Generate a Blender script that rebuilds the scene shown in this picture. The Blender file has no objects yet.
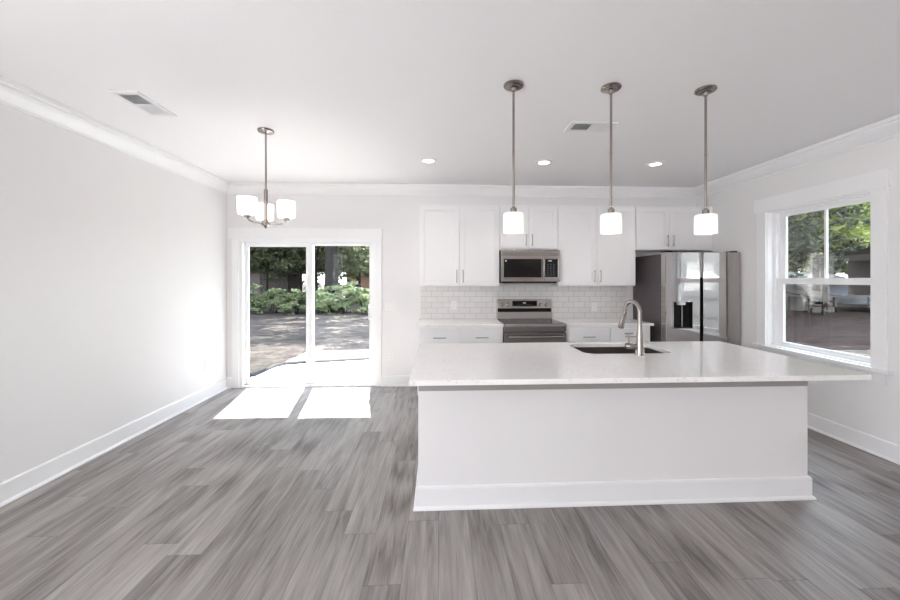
import bpy, bmesh, math, random
from mathutils import Vector, Matrix
from mathutils.geometry import tessellate_polygon

S = bpy.context.scene
C = S.collection
PI = math.pi

# ------------------------------------------------------------------ camera
cam_d = bpy.data.cameras.new('camera')
cam = bpy.data.objects.new('camera', cam_d); C.objects.link(cam)
cam.location = (0, 0, 1.4644)
cam.rotation_euler = (PI/2, 0, -0.046)
cam_d.sensor_width = 36; cam_d.sensor_fit = 'HORIZONTAL'
cam_d.lens = 372.15/900*36
cam_d.shift_x = -0.006
cam_d.shift_y = -0.02356
cam_d.clip_start = 0.05; cam_d.clip_end = 400
S.camera = cam

# ------------------------------------------------------------------ world, sun, fill lights, exposure
w = bpy.data.worlds.new('sky'); S.world = w; w.use_nodes = True
nt = w.node_tree; nt.nodes.clear()
wo = nt.nodes.new('ShaderNodeOutputWorld'); bg = nt.nodes.new('ShaderNodeBackground')
ramp = nt.nodes.new('ShaderNodeValToRGB'); sep = nt.nodes.new('ShaderNodeSeparateXYZ'); tc = nt.nodes.new('ShaderNodeTexCoord')
nt.links.new(tc.outputs['Generated'], sep.inputs[0]); nt.links.new(sep.outputs['Z'], ramp.inputs[0])
ramp.color_ramp.elements[0].position = 0.0; ramp.color_ramp.elements[0].color = (0.97, 0.98, 1.0, 1)
ramp.color_ramp.elements[1].position = 0.7; ramp.color_ramp.elements[1].color = (0.72, 0.83, 1.0, 1)
nt.links.new(ramp.outputs[0], bg.inputs['Color']); bg.inputs['Strength'].default_value = 8.0
nt.links.new(bg.outputs[0], wo.inputs[0])

sun_d = bpy.data.lights.new('sun', 'SUN'); sun = bpy.data.objects.new('sun', sun_d); C.objects.link(sun)
sun_d.energy = 30.0; sun_d.angle = 0.009; sun_d.color = (1.0, 0.96, 0.9)
sun.location = (-3, 14, 20)
sun.rotation_euler = Vector((0.188, -1.0, -1.56)).to_track_quat('-Z', 'Y').to_euler()

def area(name, loc, direction, sx, sy, power, color):
    d = bpy.data.lights.new(name, 'AREA'); d.shape = 'RECTANGLE'; d.size = sx; d.size_y = sy; d.energy = power; d.color = color
    o = bpy.data.objects.new(name, d); C.objects.link(o); o.location = loc
    o.rotation_euler = Vector(direction).to_track_quat('-Z', 'Z').to_euler(); return o
# added upward fill lights, set in two made-up windows out of view
area('fill_rear', (-1.55, -3.95, 1.55), (0, 1, 3.4), 1.3, 1.1, 82, (1.0, 0.985, 0.985))

area('fill_side', (-2.78, -0.6, 1.5), (1, 0.0, 3.0), 1.5, 1.7, 27, (1.0, 0.99, 0.985))
vs = S.view_settings
vs.view_transform = 'Standard'; vs.look = 'None'; vs.gamma = 1.0; vs.use_curve_mapping = False
vs.exposure = 0.52
S.cycles.max_bounces = 14; S.cycles.diffuse_bounces = 9; S.cycles.transparent_max_bounces = 16

# ------------------------------------------------------------------ materials
def nodes(name):
    m = bpy.data.materials.new(name); m.use_nodes = True
    t = m.node_tree; b = t.nodes.get('Principled BSDF'); return m, t, b
def N(t, kind, **kw):
    n = t.nodes.new(kind)
    for k, v in kw.items(): setattr(n, k, v)
    return n
def L(t, a, b): t.links.new(a, b)
def mth(t, op, a, b=None):
    n = N(t, 'ShaderNodeMath', operation=op)
    for i, v in enumerate((a, b)):
        if v is None: continue
        if isinstance(v, (int, float)): n.inputs[i].default_value = v
        else: L(t, v, n.inputs[i])
    return n.outputs[0]
def simple(name, col, rough=0.5, metal=0.0, noise=0.0, nscale=8.0, bump=0.0, bscale=60.0, spec=None):
    if spec is None: spec = 0.0 if rough >= 0.85 else 0.5
    m, t, b = nodes(name)
    b.inputs['Base Color'].default_value = (*col, 1); b.inputs['Roughness'].default_value = rough
    b.inputs['Metallic'].default_value = metal; b.inputs['Specular IOR Level'].default_value = spec
    tcn = N(t, 'ShaderNodeTexCoord')
    if noise:
        nz = N(t, 'ShaderNodeTexNoise'); nz.inputs['Scale'].default_value = nscale; nz.inputs['Detail'].default_value = 4
        L(t, tcn.outputs['Object'], nz.inputs['Vector'])
        mx = N(t, 'ShaderNodeMix', data_type='RGBA')
        mx.inputs[6].default_value = (*[c*(1-noise) for c in col], 1); mx.inputs[7].default_value = (*[min(1, c*(1+noise)) for c in col], 1)
        L(t, nz.outputs['Fac'], mx.inputs[0]); L(t, mx.outputs[2], b.inputs['Base Color'])
    if bump:
        n2 = N(t, 'ShaderNodeTexNoise'); n2.inputs['Scale'].default_value = bscale
        L(t, tcn.outputs['Object'], n2.inputs['Vector'])
        bp = N(t, 'ShaderNodeBump'); bp.inputs['Strength'].default_value = bump; bp.inputs['Distance'].default_value = 0.01
        L(t, n2.outputs['Fac'], bp.inputs['Height']); L(t, bp.outputs[0], b.inputs['Normal'])
    return m
M = {}
M['wall'] = simple('wall_paint', (0.815, 0.805, 0.803), 0.6, bump=0.03, bscale=220)
M['ceiling'] = simple('ceiling_paint', (0.865, 0.85, 0.855), 0.8, bump=0.03, bscale=150)
M['trim'] = simple('trim_paint', (0.87, 0.87, 0.875), 0.3)
M['cabinet'] = simple('cabinet_paint', (0.86, 0.85, 0.855), 0.35)
M['vinyl'] = simple('white_vinyl', (0.88, 0.885, 0.89), 0.3)
M['plastic'] = simple('white_plastic', (0.84, 0.84, 0.83), 0.35)
M['slot'] = simple('dark_slot', (0.12, 0.12, 0.12), 0.6)
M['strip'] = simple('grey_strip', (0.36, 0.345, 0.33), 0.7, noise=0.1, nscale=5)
M['nickel'] = simple('brushed_nickel', (0.33, 0.295, 0.275), 0.26, 1.0, noise=0.08, nscale=30)
M['pull'] = simple('pull_metal', (0.40, 0.38, 0.37), 0.3, 1.0, noise=0.05, nscale=30)
M['black_glass'] = simple('black_glass', (0.010, 0.009, 0.010), 0.06, noise=0.1, spec=0.28)
M['black'] = simple('black_plastic', (0.010, 0.009, 0.010), 0.5, noise=0.1, spec=0.15)
M['fridge_side'] = simple('fridge_side_paint', (0.075, 0.064, 0.066), 0.45, noise=0.04, bump=0.05, bscale=300)
M['sink'] = simple('sink_steel', (0.10, 0.082, 0.076), 0.55, 0.6, noise=0.06, nscale=20)
M['vent_dark'] = simple('vent_dark', (0.10, 0.10, 0.11), 0.8, noise=0.1)
M['vent_white'] = simple('vent_white', (0.78, 0.78, 0.79), 0.5, noise=0.02)
M['print'] = simple('white_print', (0.8, 0.8, 0.8), 0.5)
M['print_dim'] = simple('grey_print', (0.28, 0.28, 0.28), 0.5)
M['badge'] = simple('badge_silver', (0.8, 0.8, 0.8), 0.3, 0.6)

def steel(name, col, rough, vertical=False):
    m, t, b = nodes(name)
    b.inputs['Metallic'].default_value = 1; b.inputs['Roughness'].default_value = rough
    tcn = N(t, 'ShaderNodeTexCoord'); mp = N(t, 'ShaderNodeMapping')
    mp.inputs['Scale'].default_value = (400, 400, 3) if vertical else (3, 400, 400)
    nz = N(t, 'ShaderNodeTexNoise'); nz.inputs['Scale'].default_value = 1.0; nz.inputs['Detail'].default_value = 3
    L(t, tcn.outputs['Object'], mp.inputs[0]); L(t, mp.outputs[0], nz.inputs['Vector'])
    mx = N(t, 'ShaderNodeMix', data_type='RGBA')
    mx.inputs[6].default_value = (*[c*0.93 for c in col], 1); mx.inputs[7].default_value = (*[c*1.07 for c in col], 1)
    L(t, nz.outputs['Fac'], mx.inputs[0]); L(t, mx.outputs[2], b.inputs['Base Color'])
    # the slightly uneven sheet metal
    n2 = N(t, 'ShaderNodeTexNoise'); n2.inputs['Scale'].default_value = 2.2
    L(t, tcn.outputs['Object'], n2.inputs['Vector'])
    bp = N(t, 'ShaderNodeBump'); bp.inputs['Strength'].default_value = 0.12; bp.inputs['Distance'].default_value = 0.02
    L(t, n2.outputs['Fac'], bp.inputs['Height']); L(t, bp.outputs[0], b.inputs['Normal'])
    return m
M['steel'] = steel('stainless_steel', (0.43, 0.405, 0.39), 0.2)
M['steel_dark'] = steel('stainless_steel_dark', (0.23, 0.21, 0.205), 0.25)
M['fridge_steel'] = steel('fridge_steel', (0.42, 0.40, 0.39), 0.05, True)

def floor_mat():
    m, t, b = nodes('grey_plank_floor')
    tcn = N(t, 'ShaderNodeTexCoord'); sp = N(t, 'ShaderNodeSeparateXYZ'); L(t, tcn.outputs['Object'], sp.inputs[0])
    X, Y = sp.outputs[0], sp.outputs[1]
    PW, PL = 0.18, 1.22
    u = mth(t, 'DIVIDE', X, PW); iu = mth(t, 'FLOOR', u); fu = mth(t, 'FRACT', u)
    wn = N(t, 'ShaderNodeTexWhiteNoise', noise_dimensions='1D'); L(t, iu, wn.inputs['W'])
    v = mth(t, 'ADD', mth(t, 'DIVIDE', Y, PL), mth(t, 'MULTIPLY', wn.outputs['Value'], 7.0)); iv = mth(t, 'FLOOR', v); fv = mth(t, 'FRACT', v)
    cb = N(t, 'ShaderNodeCombineXYZ'); L(t, iu, cb.inputs[0]); L(t, iv, cb.inputs[1])
    wn2 = N(t, 'ShaderNodeTexWhiteNoise', noise_dimensions='3D'); L(t, cb.outputs[0], wn2.inputs['Vector'])
    rnd = wn2.outputs['Value']
    # grain coordinates, shifted per plank
    gx = mth(t, 'ADD', X, mth(t, 'MULTIPLY', rnd, 13.7)); gz = mth(t, 'MULTIPLY', rnd, 31.0)
    g1 = N(t, 'ShaderNodeCombineXYZ'); L(t, mth(t, 'MULTIPLY', gx, 20.0), g1.inputs[0]); L(t, mth(t, 'MULTIPLY', Y, 1.6), g1.inputs[1]); L(t, gz, g1.inputs[2])
    n1 = N(t, 'ShaderNodeTexNoise'); n1.inputs['Scale'].default_value = 1.0; n1.inputs['Detail'].default_value = 5; n1.inputs['Roughness'].default_value = 0.6
    n1.inputs['Distortion'].default_value = 1.1; L(t, g1.outputs[0], n1.inputs['Vector'])
    g2 = N(t, 'ShaderNodeCombineXYZ'); L(t, mth(t, 'MULTIPLY', gx, 140.0), g2.inputs[0]); L(t, mth(t, 'MULTIPLY', Y, 5.0), g2.inputs[1]); L(t, gz, g2.inputs[2])
    n2 = N(t, 'ShaderNodeTexNoise'); n2.inputs['Scale'].default_value = 1.0; n2.inputs['Detail'].default_value = 4; L(t, g2.outputs[0], n2.inputs['Vector'])
    g3 = N(t, 'ShaderNodeCombineXYZ'); L(t, mth(t, 'MULTIPLY', gx, 9.0), g3.inputs[0]); L(t, mth(t, 'MULTIPLY', Y, 0.7), g3.inputs[1]); L(t, gz, g3.inputs[2])
    wv = N(t, 'ShaderNodeTexWave', wave_type='RINGS'); wv.inputs['Scale'].default_value = 1.6; wv.inputs['Distortion'].default_value = 3.5
    wv.inputs['Detail'].default_value = 2; wv.inputs['Detail Scale'].default_value = 1.2; L(t, g3.outputs[0], wv.inputs['Vector'])
    g = mth(t, 'ADD', mth(t, 'MULTIPLY', n1.outputs['Fac'], 0.60), mth(t, 'ADD', mth(t, 'MULTIPLY', n2.outputs['Fac'], 0.25), mth(t, 'MULTIPLY', wv.outputs['Fac'], 0.16)))
    g = mth(t, 'ADD', g, mth(t, 'MULTIPLY', mth(t, 'SUBTRACT', rnd, 0.5), 0.075))
    cr = N(t, 'ShaderNodeValToRGB'); L(t, g, cr.inputs[0])
    e = cr.color_ramp.elements
    e[0].position = 0.26; e[0].color = (0.105, 0.092, 0.086, 1)
    e[1].position = 0.75; e[1].color = (0.43, 0.40, 0.385, 1)
    k = e.new(0.50); k.color = (0.28, 0.257, 0.248, 1)
    # thin dark seams
    sx = mth(t, 'MINIMUM', fu, mth(t, 'SUBTRACT', 1.0, fu)); sy = mth(t, 'MINIMUM', fv, mth(t, 'SUBTRACT', 1.0, fv))
    seam = mth(t, 'MAXIMUM', mth(t, 'LESS_THAN', sx, 0.007), mth(t, 'LESS_THAN', sy, 0.0014))
    mx = N(t, 'ShaderNodeMix', data_type='RGBA'); L(t, mth(t, 'MULTIPLY', seam, 0.45), mx.inputs[0])
    L(t, cr.outputs[0], mx.inputs[6]); mx.inputs[7].default_value = (0.06, 0.052, 0.05, 1)
    L(t, mx.outputs[2], b.inputs['Base Color'])
    b.inputs['Roughness'].default_value = 0.44; b.inputs['Specular IOR Level'].default_value = 0.33
    bp = N(t, 'ShaderNodeBump'); bp.inputs['Strength'].default_value = 0.12; bp.inputs['Distance'].default_value = 0.004
    L(t, mth(t, 'SUBTRACT', n2.outputs['Fac'], seam), bp.inputs['Height']); L(t, bp.outputs[0], b.inputs['Normal'])
    return m
M['floor'] = floor_mat()

def quartz(name, base=(0.90, 0.885, 0.875)):
    m, t, b = nodes(name)
    tcn = N(t, 'ShaderNodeTexCoord')
    n1 = N(t, 'ShaderNodeTexNoise'); n1.inputs['Scale'].default_value = 60; n1.inputs['Detail'].default_value = 3; L(t, tcn.outputs['Object'], n1.inputs['Vector'])
    n2 = N(t, 'ShaderNodeTexNoise'); n2.inputs['Scale'].default_value = 5; n2.inputs['Detail'].default_value = 6; n2.inputs['Distortion'].default_value = 1.2; L(t, tcn.outputs['Object'], n2.inputs['Vector'])
    cr = N(t, 'ShaderNodeValToRGB'); e = cr.color_ramp.elements
    e[0].position = 0.33; e[0].color = (base[0]*.83, base[1]*.82, base[2]*.81, 1); e[1].position = 0.46; e[1].color = (*base, 1)
    g = mth(t, 'ADD', mth(t, 'MULTIPLY', n1.outputs['Fac'], 0.7), mth(t, 'MULTIPLY', n2.outputs['Fac'], 0.3))
    L(t, g, cr.inputs[0]); L(t, cr.outputs[0], b.inputs['Base Color']); b.inputs['Roughness'].default_value = 0.1
    return m
M['quartz'] = quartz('white_quartz')

def tile_mat():
    m, t, b = nodes('white_subway_tile')
    tcn = N(t, 'ShaderNodeTexCoord'); sp = N(t, 'ShaderNodeSeparateXYZ'); L(t, tcn.outputs['Object'], sp.inputs[0])
    cb = N(t, 'ShaderNodeCombineXYZ'); L(t, sp.outputs[0], cb.inputs[0]); L(t, mth(t, 'SUBTRACT', sp.outputs[2], 0.914), cb.inputs[1])
    br = N(t, 'ShaderNodeTexBrick'); L(t, cb.outputs[0], br.inputs['Vector'])
    br.inputs['Scale'].default_value = 1; br.inputs['Brick Width'].default_value = 0.1524; br.inputs['Row Height'].default_value = 0.0762
    br.inputs['Mortar Size'].default_value = 0.0019; br.inputs['Mortar Smooth'].default_value = 0.2; br.inputs['Bias'].default_value = 0
    br.inputs['Color1'].default_value = (0.80, 0.785, 0.775, 1); br.inputs['Color2'].default_value = (0.76, 0.745, 0.735, 1); br.inputs['Mortar'].default_value = (0.36, 0.345, 0.34, 1)
    L(t, br.outputs['Color'], b.inputs['Base Color'])
    L(t, mth(t, 'ADD', mth(t, 'MULTIPLY', br.outputs['Fac'], 0.6), 0.12), b.inputs['Roughness'])
    bp = N(t, 'ShaderNodeBump', invert=True); bp.inputs['Strength'].default_value = 0.4; bp.inputs['Distance'].default_value = 0.003
    L(t, br.outputs['Fac'], bp.inputs['Height']); L(t, bp.outputs[0], b.inputs['Normal'])
    return m
M['tile'] = tile_mat()

def glass(name, tint, refl=0.15):
    m, t, b = nodes(name); t.nodes.remove(b)
    out = t.nodes['Material Output']
    tr = N(t, 'ShaderNodeBsdfTransparent'); tr.inputs[0].default_value = (*tint, 1)
    gl = N(t, 'ShaderNodeBsdfGlossy'); gl.inputs['Roughness'].default_value = 0.0
    fr = N(t, 'ShaderNodeFresnel'); fr.inputs['IOR'].default_value = 1.45
    mx = N(t, 'ShaderNodeMixShader'); L(t, mth(t, 'MULTIPLY', fr.outputs[0], refl), mx.inputs[0]); L(t, tr.outputs[0], mx.inputs[1]); L(t, gl.outputs[0], mx.inputs[2])
    L(t, mx.outputs[0], out.inputs['Surface']); return m
M['glass'] = glass('clear_pane', (0.93, 0.95, 0.94))
M['screen'] = glass('screened_pane', (0.74, 0.75, 0.75))

def emit(name, col, strength, base=(0.72, 0.71, 0.70)):
    m, t, b = nodes(name)
    b.inputs['Base Color'].default_value = (*base, 1); b.inputs['Roughness'].default_value = 0.35
    b.inputs['Emission Color'].default_value = (*col, 1); b.inputs['Emission Strength'].default_value = strength
    return m
M['shade'] = emit('opal_glass_lit', (1.0, 0.94, 0.87), 0.42)
M['shade2'] = emit('opal_glass_bright', (1.0, 0.97, 0.94), 1.7)
M['lens'] = emit('downlight_lens', (1.0, 0.95, 0.88), 4.0)

def leaf_mat(name, c1, c2, trans=0.45):
    m, t, b = nodes(name); out = t.nodes['Material Output']
    gi = N(t, 'ShaderNodeNewGeometry'); cr = N(t, 'ShaderNodeMix', data_type='RGBA')
    cr.inputs[6].default_value = (*c1, 1); cr.inputs[7].default_value = (*c2, 1); L(t, gi.outputs['Random Per Island'], cr.inputs[0])
    L(t, cr.outputs[2], b.inputs['Base Color']); b.inputs['Roughness'].default_value = 0.55; b.inputs['Specular IOR Level'].default_value = 0.1
    tl = N(t, 'ShaderNodeBsdfTranslucent'); L(t, cr.outputs[2], tl.inputs[0])
    mx = N(t, 'ShaderNodeMixShader'); mx.inputs[0].default_value = trans
    L(t, b.outputs[0], mx.inputs[1]); L(t, tl.outputs[0], mx.inputs[2]); L(t, mx.outputs[0], out.inputs['Surface']); return m
M['leaf'] = leaf_mat('tree_leaf', (0.055, 0.07, 0.04), (0.17, 0.19, 0.11))
M['leaf_bright'] = leaf_mat('bright_leaf', (0.085, 0.115, 0.045), (0.20, 0.22, 0.10), 0.55)
M['leaf_sun'] = leaf_mat('sunlit_leaf', (0.26, 0.33, 0.10), (0.58, 0.62, 0.28), 0.6)  # sunlit look put into the colour, far lighter than the other leaves
M['leaf_bush'] = leaf_mat('shrub_leaf', (0.12, 0.16, 0.08), (0.30, 0.34, 0.20), 0.4)
M['leaf_dark'] = leaf_mat('dark_leaf', (0.035, 0.042, 0.033), (0.11, 0.12, 0.085), 0.35)
M['bark'] = simple('bark', (0.02, 0.018, 0.018), 0.9, noise=0.35, nscale=6, bump=0.6, bscale=14)
def ground_mat():
    m, t, b = nodes('pine_straw_ground')
    tcn = N(t, 'ShaderNodeTexCoord')
    n1 = N(t, 'ShaderNodeTexNoise'); n1.inputs['Scale'].default_value = 14; n1.inputs['Detail'].default_value = 8; n1.inputs['Roughness'].default_value = 0.75; L(t, tcn.outputs['Object'], n1.inputs['Vector'])
    cr = N(t, 'ShaderNodeValToRGB'); e = cr.color_ramp.elements
    e[0].position = 0.36; e[0].color = (0.034, 0.029, 0.029, 1); e[1].position = 0.62; e[1].color = (0.112, 0.097, 0.088, 1)
    n3 = N(t, 'ShaderNodeTexNoise'); n3.inputs['Scale'].default_value = 3.5; n3.inputs['Detail'].default_value = 5; L(t, tcn.outputs['Object'], n3.inputs['Vector'])
    L(t, mth(t, 'ADD', mth(t, 'MULTIPLY', n1.outputs['Fac'], 0.5), mth(t, 'MULTIPLY', n3.outputs['Fac'], 0.5)), cr.inputs[0])
    n2 = N(t, 'ShaderNodeTexNoise'); n2.inputs['Scale'].default_value = 0.35; n2.inputs['Detail'].default_value = 3; L(t, tcn.outputs['Object'], n2.inputs['Vector'])
    mx = N(t, 'ShaderNodeMix', data_type='RGBA'); r2 = N(t, 'ShaderNodeValToRGB'); r2.color_ramp.elements[0].position = .5; r2.color_ramp.elements[1].position = .68
    L(t, n2.outputs['Fac'], r2.inputs[0]); L(t, mth(t, 'MULTIPLY', r2.outputs[0], 0.45), mx.inputs[0])
    L(t, cr.outputs[0], mx.inputs[6]); mx.inputs[7].default_value = (0.035, 0.036, 0.028, 1)
    L(t, mx.outputs[2], b.inputs['Base Color']); b.inputs['Roughness'].default_value = 0.95; b.inputs['Specular IOR Level'].default_value = 0.0
    bp = N(t, 'ShaderNodeBump'); bp.inputs['Strength'].default_value = 0.5; bp.inputs['Distance'].default_value = 0.04
    L(t, n1.outputs['Fac'], bp.inputs['Height']); L(t, bp.outputs[0], b.inputs['Normal'])
    return m
M['ground'] = ground_mat()
M['mulch'] = simple('brown_mulch', (0.036, 0.027, 0.025), 0.95, noise=0.75, nscale=3, bump=0.6, bscale=20)
M['concrete'] = simple('patio_concrete', (0.55, 0.54, 0.53), 0.85, noise=0.07, nscale=5, bump=0.1, bscale=80)
def siding(name, col, pitch, depth=0.6):
    m, t, b = nodes(name); tcn = N(t, 'ShaderNodeTexCoord'); sp = N(t, 'ShaderNodeSeparateXYZ'); L(t, tcn.outputs['Object'], sp.inputs[0])
    f = mth(t, 'FRACT', mth(t, 'DIVIDE', sp.outputs[2], pitch))
    lap = mth(t, 'LESS_THAN', f, 0.12)
    mx = N(t, 'ShaderNodeMix', data_type='RGBA'); L(t, mth(t, 'MULTIPLY', lap, depth), mx.inputs[0])
    mx.inputs[6].default_value = (*col, 1); mx.inputs[7].default_value = (*[c*.35 for c in col], 1)
    L(t, mx.outputs[2], b.inputs['Base Color']); b.inputs['Roughness'].default_value = 0.6
    bp = N(t, 'ShaderNodeBump'); bp.inputs['Strength'].default_value = 0.5; bp.inputs['Distance'].default_value = 0.02; L(t, f, bp.inputs['Height']); L(t, bp.outputs[0], b.inputs['Normal'])
    return m
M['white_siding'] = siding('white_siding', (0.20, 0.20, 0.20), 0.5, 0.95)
M['brown_siding'] = siding('brown_siding', (0.045, 0.03, 0.028), 0.22)
M['orange_brick'] = simple('orange_brick', (0.22, 0.12, 0.075), 0.8, noise=0.2, nscale=6)
M['blue_metal'] = simple('blue_grey_metal', (0.12, 0.145, 0.21), 0.5, noise=0.06, nscale=3)
M['pale_metal'] = simple('pale_metal', (0.15, 0.155, 0.165), 0.4, noise=0.05, nscale=3)
M['tan_wood'] = simple('tan_wood', (0.036, 0.028, 0.023), 0.7, noise=0.2, nscale=7)
M['grey_wood'] = simple('weathered_wood', (0.10, 0.088, 0.078), 0.8, noise=0.2, nscale=7)
M['roof'] = simple('shingle', (0.06, 0.055, 0.05), 0.9, noise=0.25, nscale=20)
M['door_wood'] = simple('stained_door', (0.50, 0.27, 0.15), 0.4, noise=0.2, nscale=9)
M['dark_paint'] = simple('dark_vehicle_paint', (0.03, 0.03, 0.035), 0.3, noise=0.1)
M['tire'] = simple('tire_rubber', (0.02, 0.02, 0.02), 0.8, noise=0.1)

# ------------------------------------------------------------------ mesh helpers
class MB:
    def __init__(s): s.bm = bmesh.new()
    def box(s, x0, x1, y0, y1, z0, z1):
        v = [s.bm.verts.new(p) for p in ((x0,y0,z0),(x1,y0,z0),(x1,y1,z0),(x0,y1,z0),(x0,y0,z1),(x1,y0,z1),(x1,y1,z1),(x0,y1,z1))]
        for f in ((3,2,1,0),(4,5,6,7),(0,1,5,4),(1,2,6,5),(2,3,7,6),(3,0,4,7)): s.bm.faces.new([v[i] for i in f])
        return s
    def poly(s, pts):
        s.bm.faces.new([s.bm.verts.new(p) for p in pts]); return s
    def hexa(s, a, b):
        """a, b: matching loops of points, joined into a closed solid"""
        n = len(a); va = [s.bm.verts.new(p) for p in a]; vb = [s.bm.verts.new(p) for p in b]
        s.bm.faces.new(va[::-1]); s.bm.faces.new(vb)
        for i in range(n): s.bm.faces.new((va[i], va[(i+1)%n], vb[(i+1)%n], vb[i]))
        return s
    def slab(s, loops, axis, lo, hi):
        """outline with holes, extruded along an axis"""
        def P(p, h): return (p[0], p[1], h) if axis == 'z' else ((p[0], h, p[1]) if axis == 'y' else (h, p[0], p[1]))
        tri = tessellate_polygon([[Vector((p[0], p[1], 0)) for p in lp] for lp in loops])
        flat = [p for lp in loops for p in lp]
        va = [s.bm.verts.new(P(p, lo)) for p in flat]; vb = [s.bm.verts.new(P(p, hi)) for p in flat]
        for t in tri:
            s.bm.faces.new([va[i] for i in t]); s.bm.faces.new([vb[i] for i in reversed(t)])
        k = 0
        for lp in loops:
            n = len(lp)
            for i in range(n):
                a, b = k+i, k+(i+1)%n; s.bm.faces.new((va[a], va[b], vb[b], vb[a]))
            k += n
        bmesh.ops.recalc_face_normals(s.bm, faces=s.bm.faces[:]); bmesh.ops.dissolve_limit(s.bm, angle_limit=0.01, verts=s.bm.verts[:], edges=s.bm.edges[:])
        return s
    def lathe(s, prof, c, n=32, axis='z'):
        rings = []
        for r, h in prof:
            ring = []
            for i in range(n):
                a = 2*PI*i/n; u, v = r*math.cos(a), r*math.sin(a)
                p = (c[0]+u, c[1]+v, c[2]+h) if axis == 'z' else ((c[0]+u, c[1]+h, c[2]+v) if axis == 'y' else (c[0]+h, c[1]+u, c[2]+v))
                ring.append(s.bm.verts.new(p))
            rings.append(ring)
        for a, b in zip(rings, rings[1:]):
            for i in range(n): s.bm.faces.new((a[i], a[(i+1)%n], b[(i+1)%n], b[i]))
        s.bm.faces.new(rings[0][::-1]); s.bm.faces.new(rings[-1])
        return s
    def tube(s, pts, rad, n=12):
        pts = [Vector(p) for p in pts]; rads = rad if isinstance(rad, (list, tuple)) else [rad]*len(pts)
        up = Vector((0, 0, 1)); prev = None; rings = []
        for i, p in enumerate(pts):
            d = (pts[min(i+1, len(pts)-1)] - pts[max(i-1, 0)]).normalized()
            if prev is None:
                ref = up if abs(d.z) < 0.9 else Vector((1, 0, 0)); a = d.cross(ref).normalized()
            else: a = (prev - d*prev.dot(d)).normalized()
            prev = a; b = d.cross(a)
            rings.append([s.bm.verts.new(p + (a*math.cos(2*PI*k/n) + b*math.sin(2*PI*k/n))*rads[i]) for k in range(n)])
        for a, b in zip(rings, rings[1:]):
            for i in range(n): s.bm.faces.new((a[i], a[(i+1)%n], b[(i+1)%n], b[i]))
        s.bm.faces.new(rings[0][::-1]); s.bm.faces.new(rings[-1]); return s
    def build(s, name, m, parent=None, label=None, cat=None, group=None, kind=None, bevel=0, smooth=False, rot=None):
        bmesh.ops.recalc_face_normals(s.bm, faces=s.bm.faces[:])
        me = bpy.data.meshes.new(name)
        off = Vector((0, 0, 0)); q = parent
        while q is not None: off += q.location; q = q.parent
        if parent is not None:
            bmesh.ops.translate(s.bm, verts=s.bm.verts[:], vec=-off)
        elif cat:   # put the origin at the thing's own base
            xs = [v.co.x for v in s.bm.verts]; ys = [v.co.y for v in s.bm.verts]; z = min(v.co.z for v in s.bm.verts)
            org = Vector(((min(xs)+max(xs))/2, (min(ys)+max(ys))/2, z)); bmesh.ops.translate(s.bm, verts=s.bm.verts[:], vec=-org)
        s.bm.to_mesh(me); s.bm.free()
        me.materials.append(M[m] if isinstance(m, str) else m)
        if smooth:
            for p in me.polygons: p.use_smooth = True
            try: me.set_sharp_from_angle(angle=0.6)
            except Exception: pass
        o = bpy.data.objects.new(name, me); C.objects.link(o)
        if parent is not None: o.parent = parent
        elif cat: o.location = org
        if label: o['label'] = label
        if cat: o['category'] = cat
        if group: o['group'] = group
        if kind: o['kind'] = kind
        if bevel:
            b = o.modifiers.new('bevel', 'BEVEL'); b.width = bevel; b.segments = 2; b.limit_method = 'ANGLE'; b.angle_limit = 0.6
        return o
def thing(name, label, cat, loc, group=None, kind=None):
    o = bpy.data.objects.new(name, None); C.objects.link(o); o.location = loc; o.empty_display_size = 0.1
    if label: o['label'] = label
    if cat: o['category'] = cat
    if group: o['group'] = group
    if kind: o['kind'] = kind
    return o
def copy_tree(o, parent=None):
    c = o.copy(); C.objects.link(c)
    if parent is not None: c.parent = parent
    for ch in list(o.children): copy_tree(ch, c)
    return c
def rect(x0, x1, z0, z1): return [(x0, z0), (x1, z0), (x1, z1), (x0, z1)]
def rrect(x0, x1, y0, y1, r, n=8):
    pts = []
    for cx, cy, a0 in ((x1-r, y0+r, -PI/2), (x1-r, y1-r, 0), (x0+r, y1-r, PI/2), (x0+r, y0+r, PI)):
        for i in range(n+1):
            a = a0 + PI/2*i/n; pts.append((cx + r*math.cos(a), cy + r*math.sin(a)))
    return pts

# ------------------------------------------------------------------ room
XL, XR, D, YB, H = -2.831, 3.656, 5.12, -4.0, 2.743
T = 0.14
st = dict(kind='structure')
MB().box(XL-T, XR+T, YB-T, D+T, -0.1, 0).build('floor', 'floor', **st)
MB().box(XL-T, XR+T, YB-T, D+T, H, H+0.12).build('ceiling', 'ceiling', **st)
MB().slab([[(YB-T, 0), (D+T, 0), (D+T, H), (YB-T, H)], rect(-1.45, .25, .75, 2.25)], 'x', XL-T, XL).build('wall_left', 'wall', **st)
MB().slab([rect(-1.54, .34, .66, 2.34), rect(-1.40, .20, .80, 2.20)], 'x', XL-.03, XL+.02).build('window_3', 'vinyl', **st)  # unseen window, added to bring light in from the left
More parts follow.
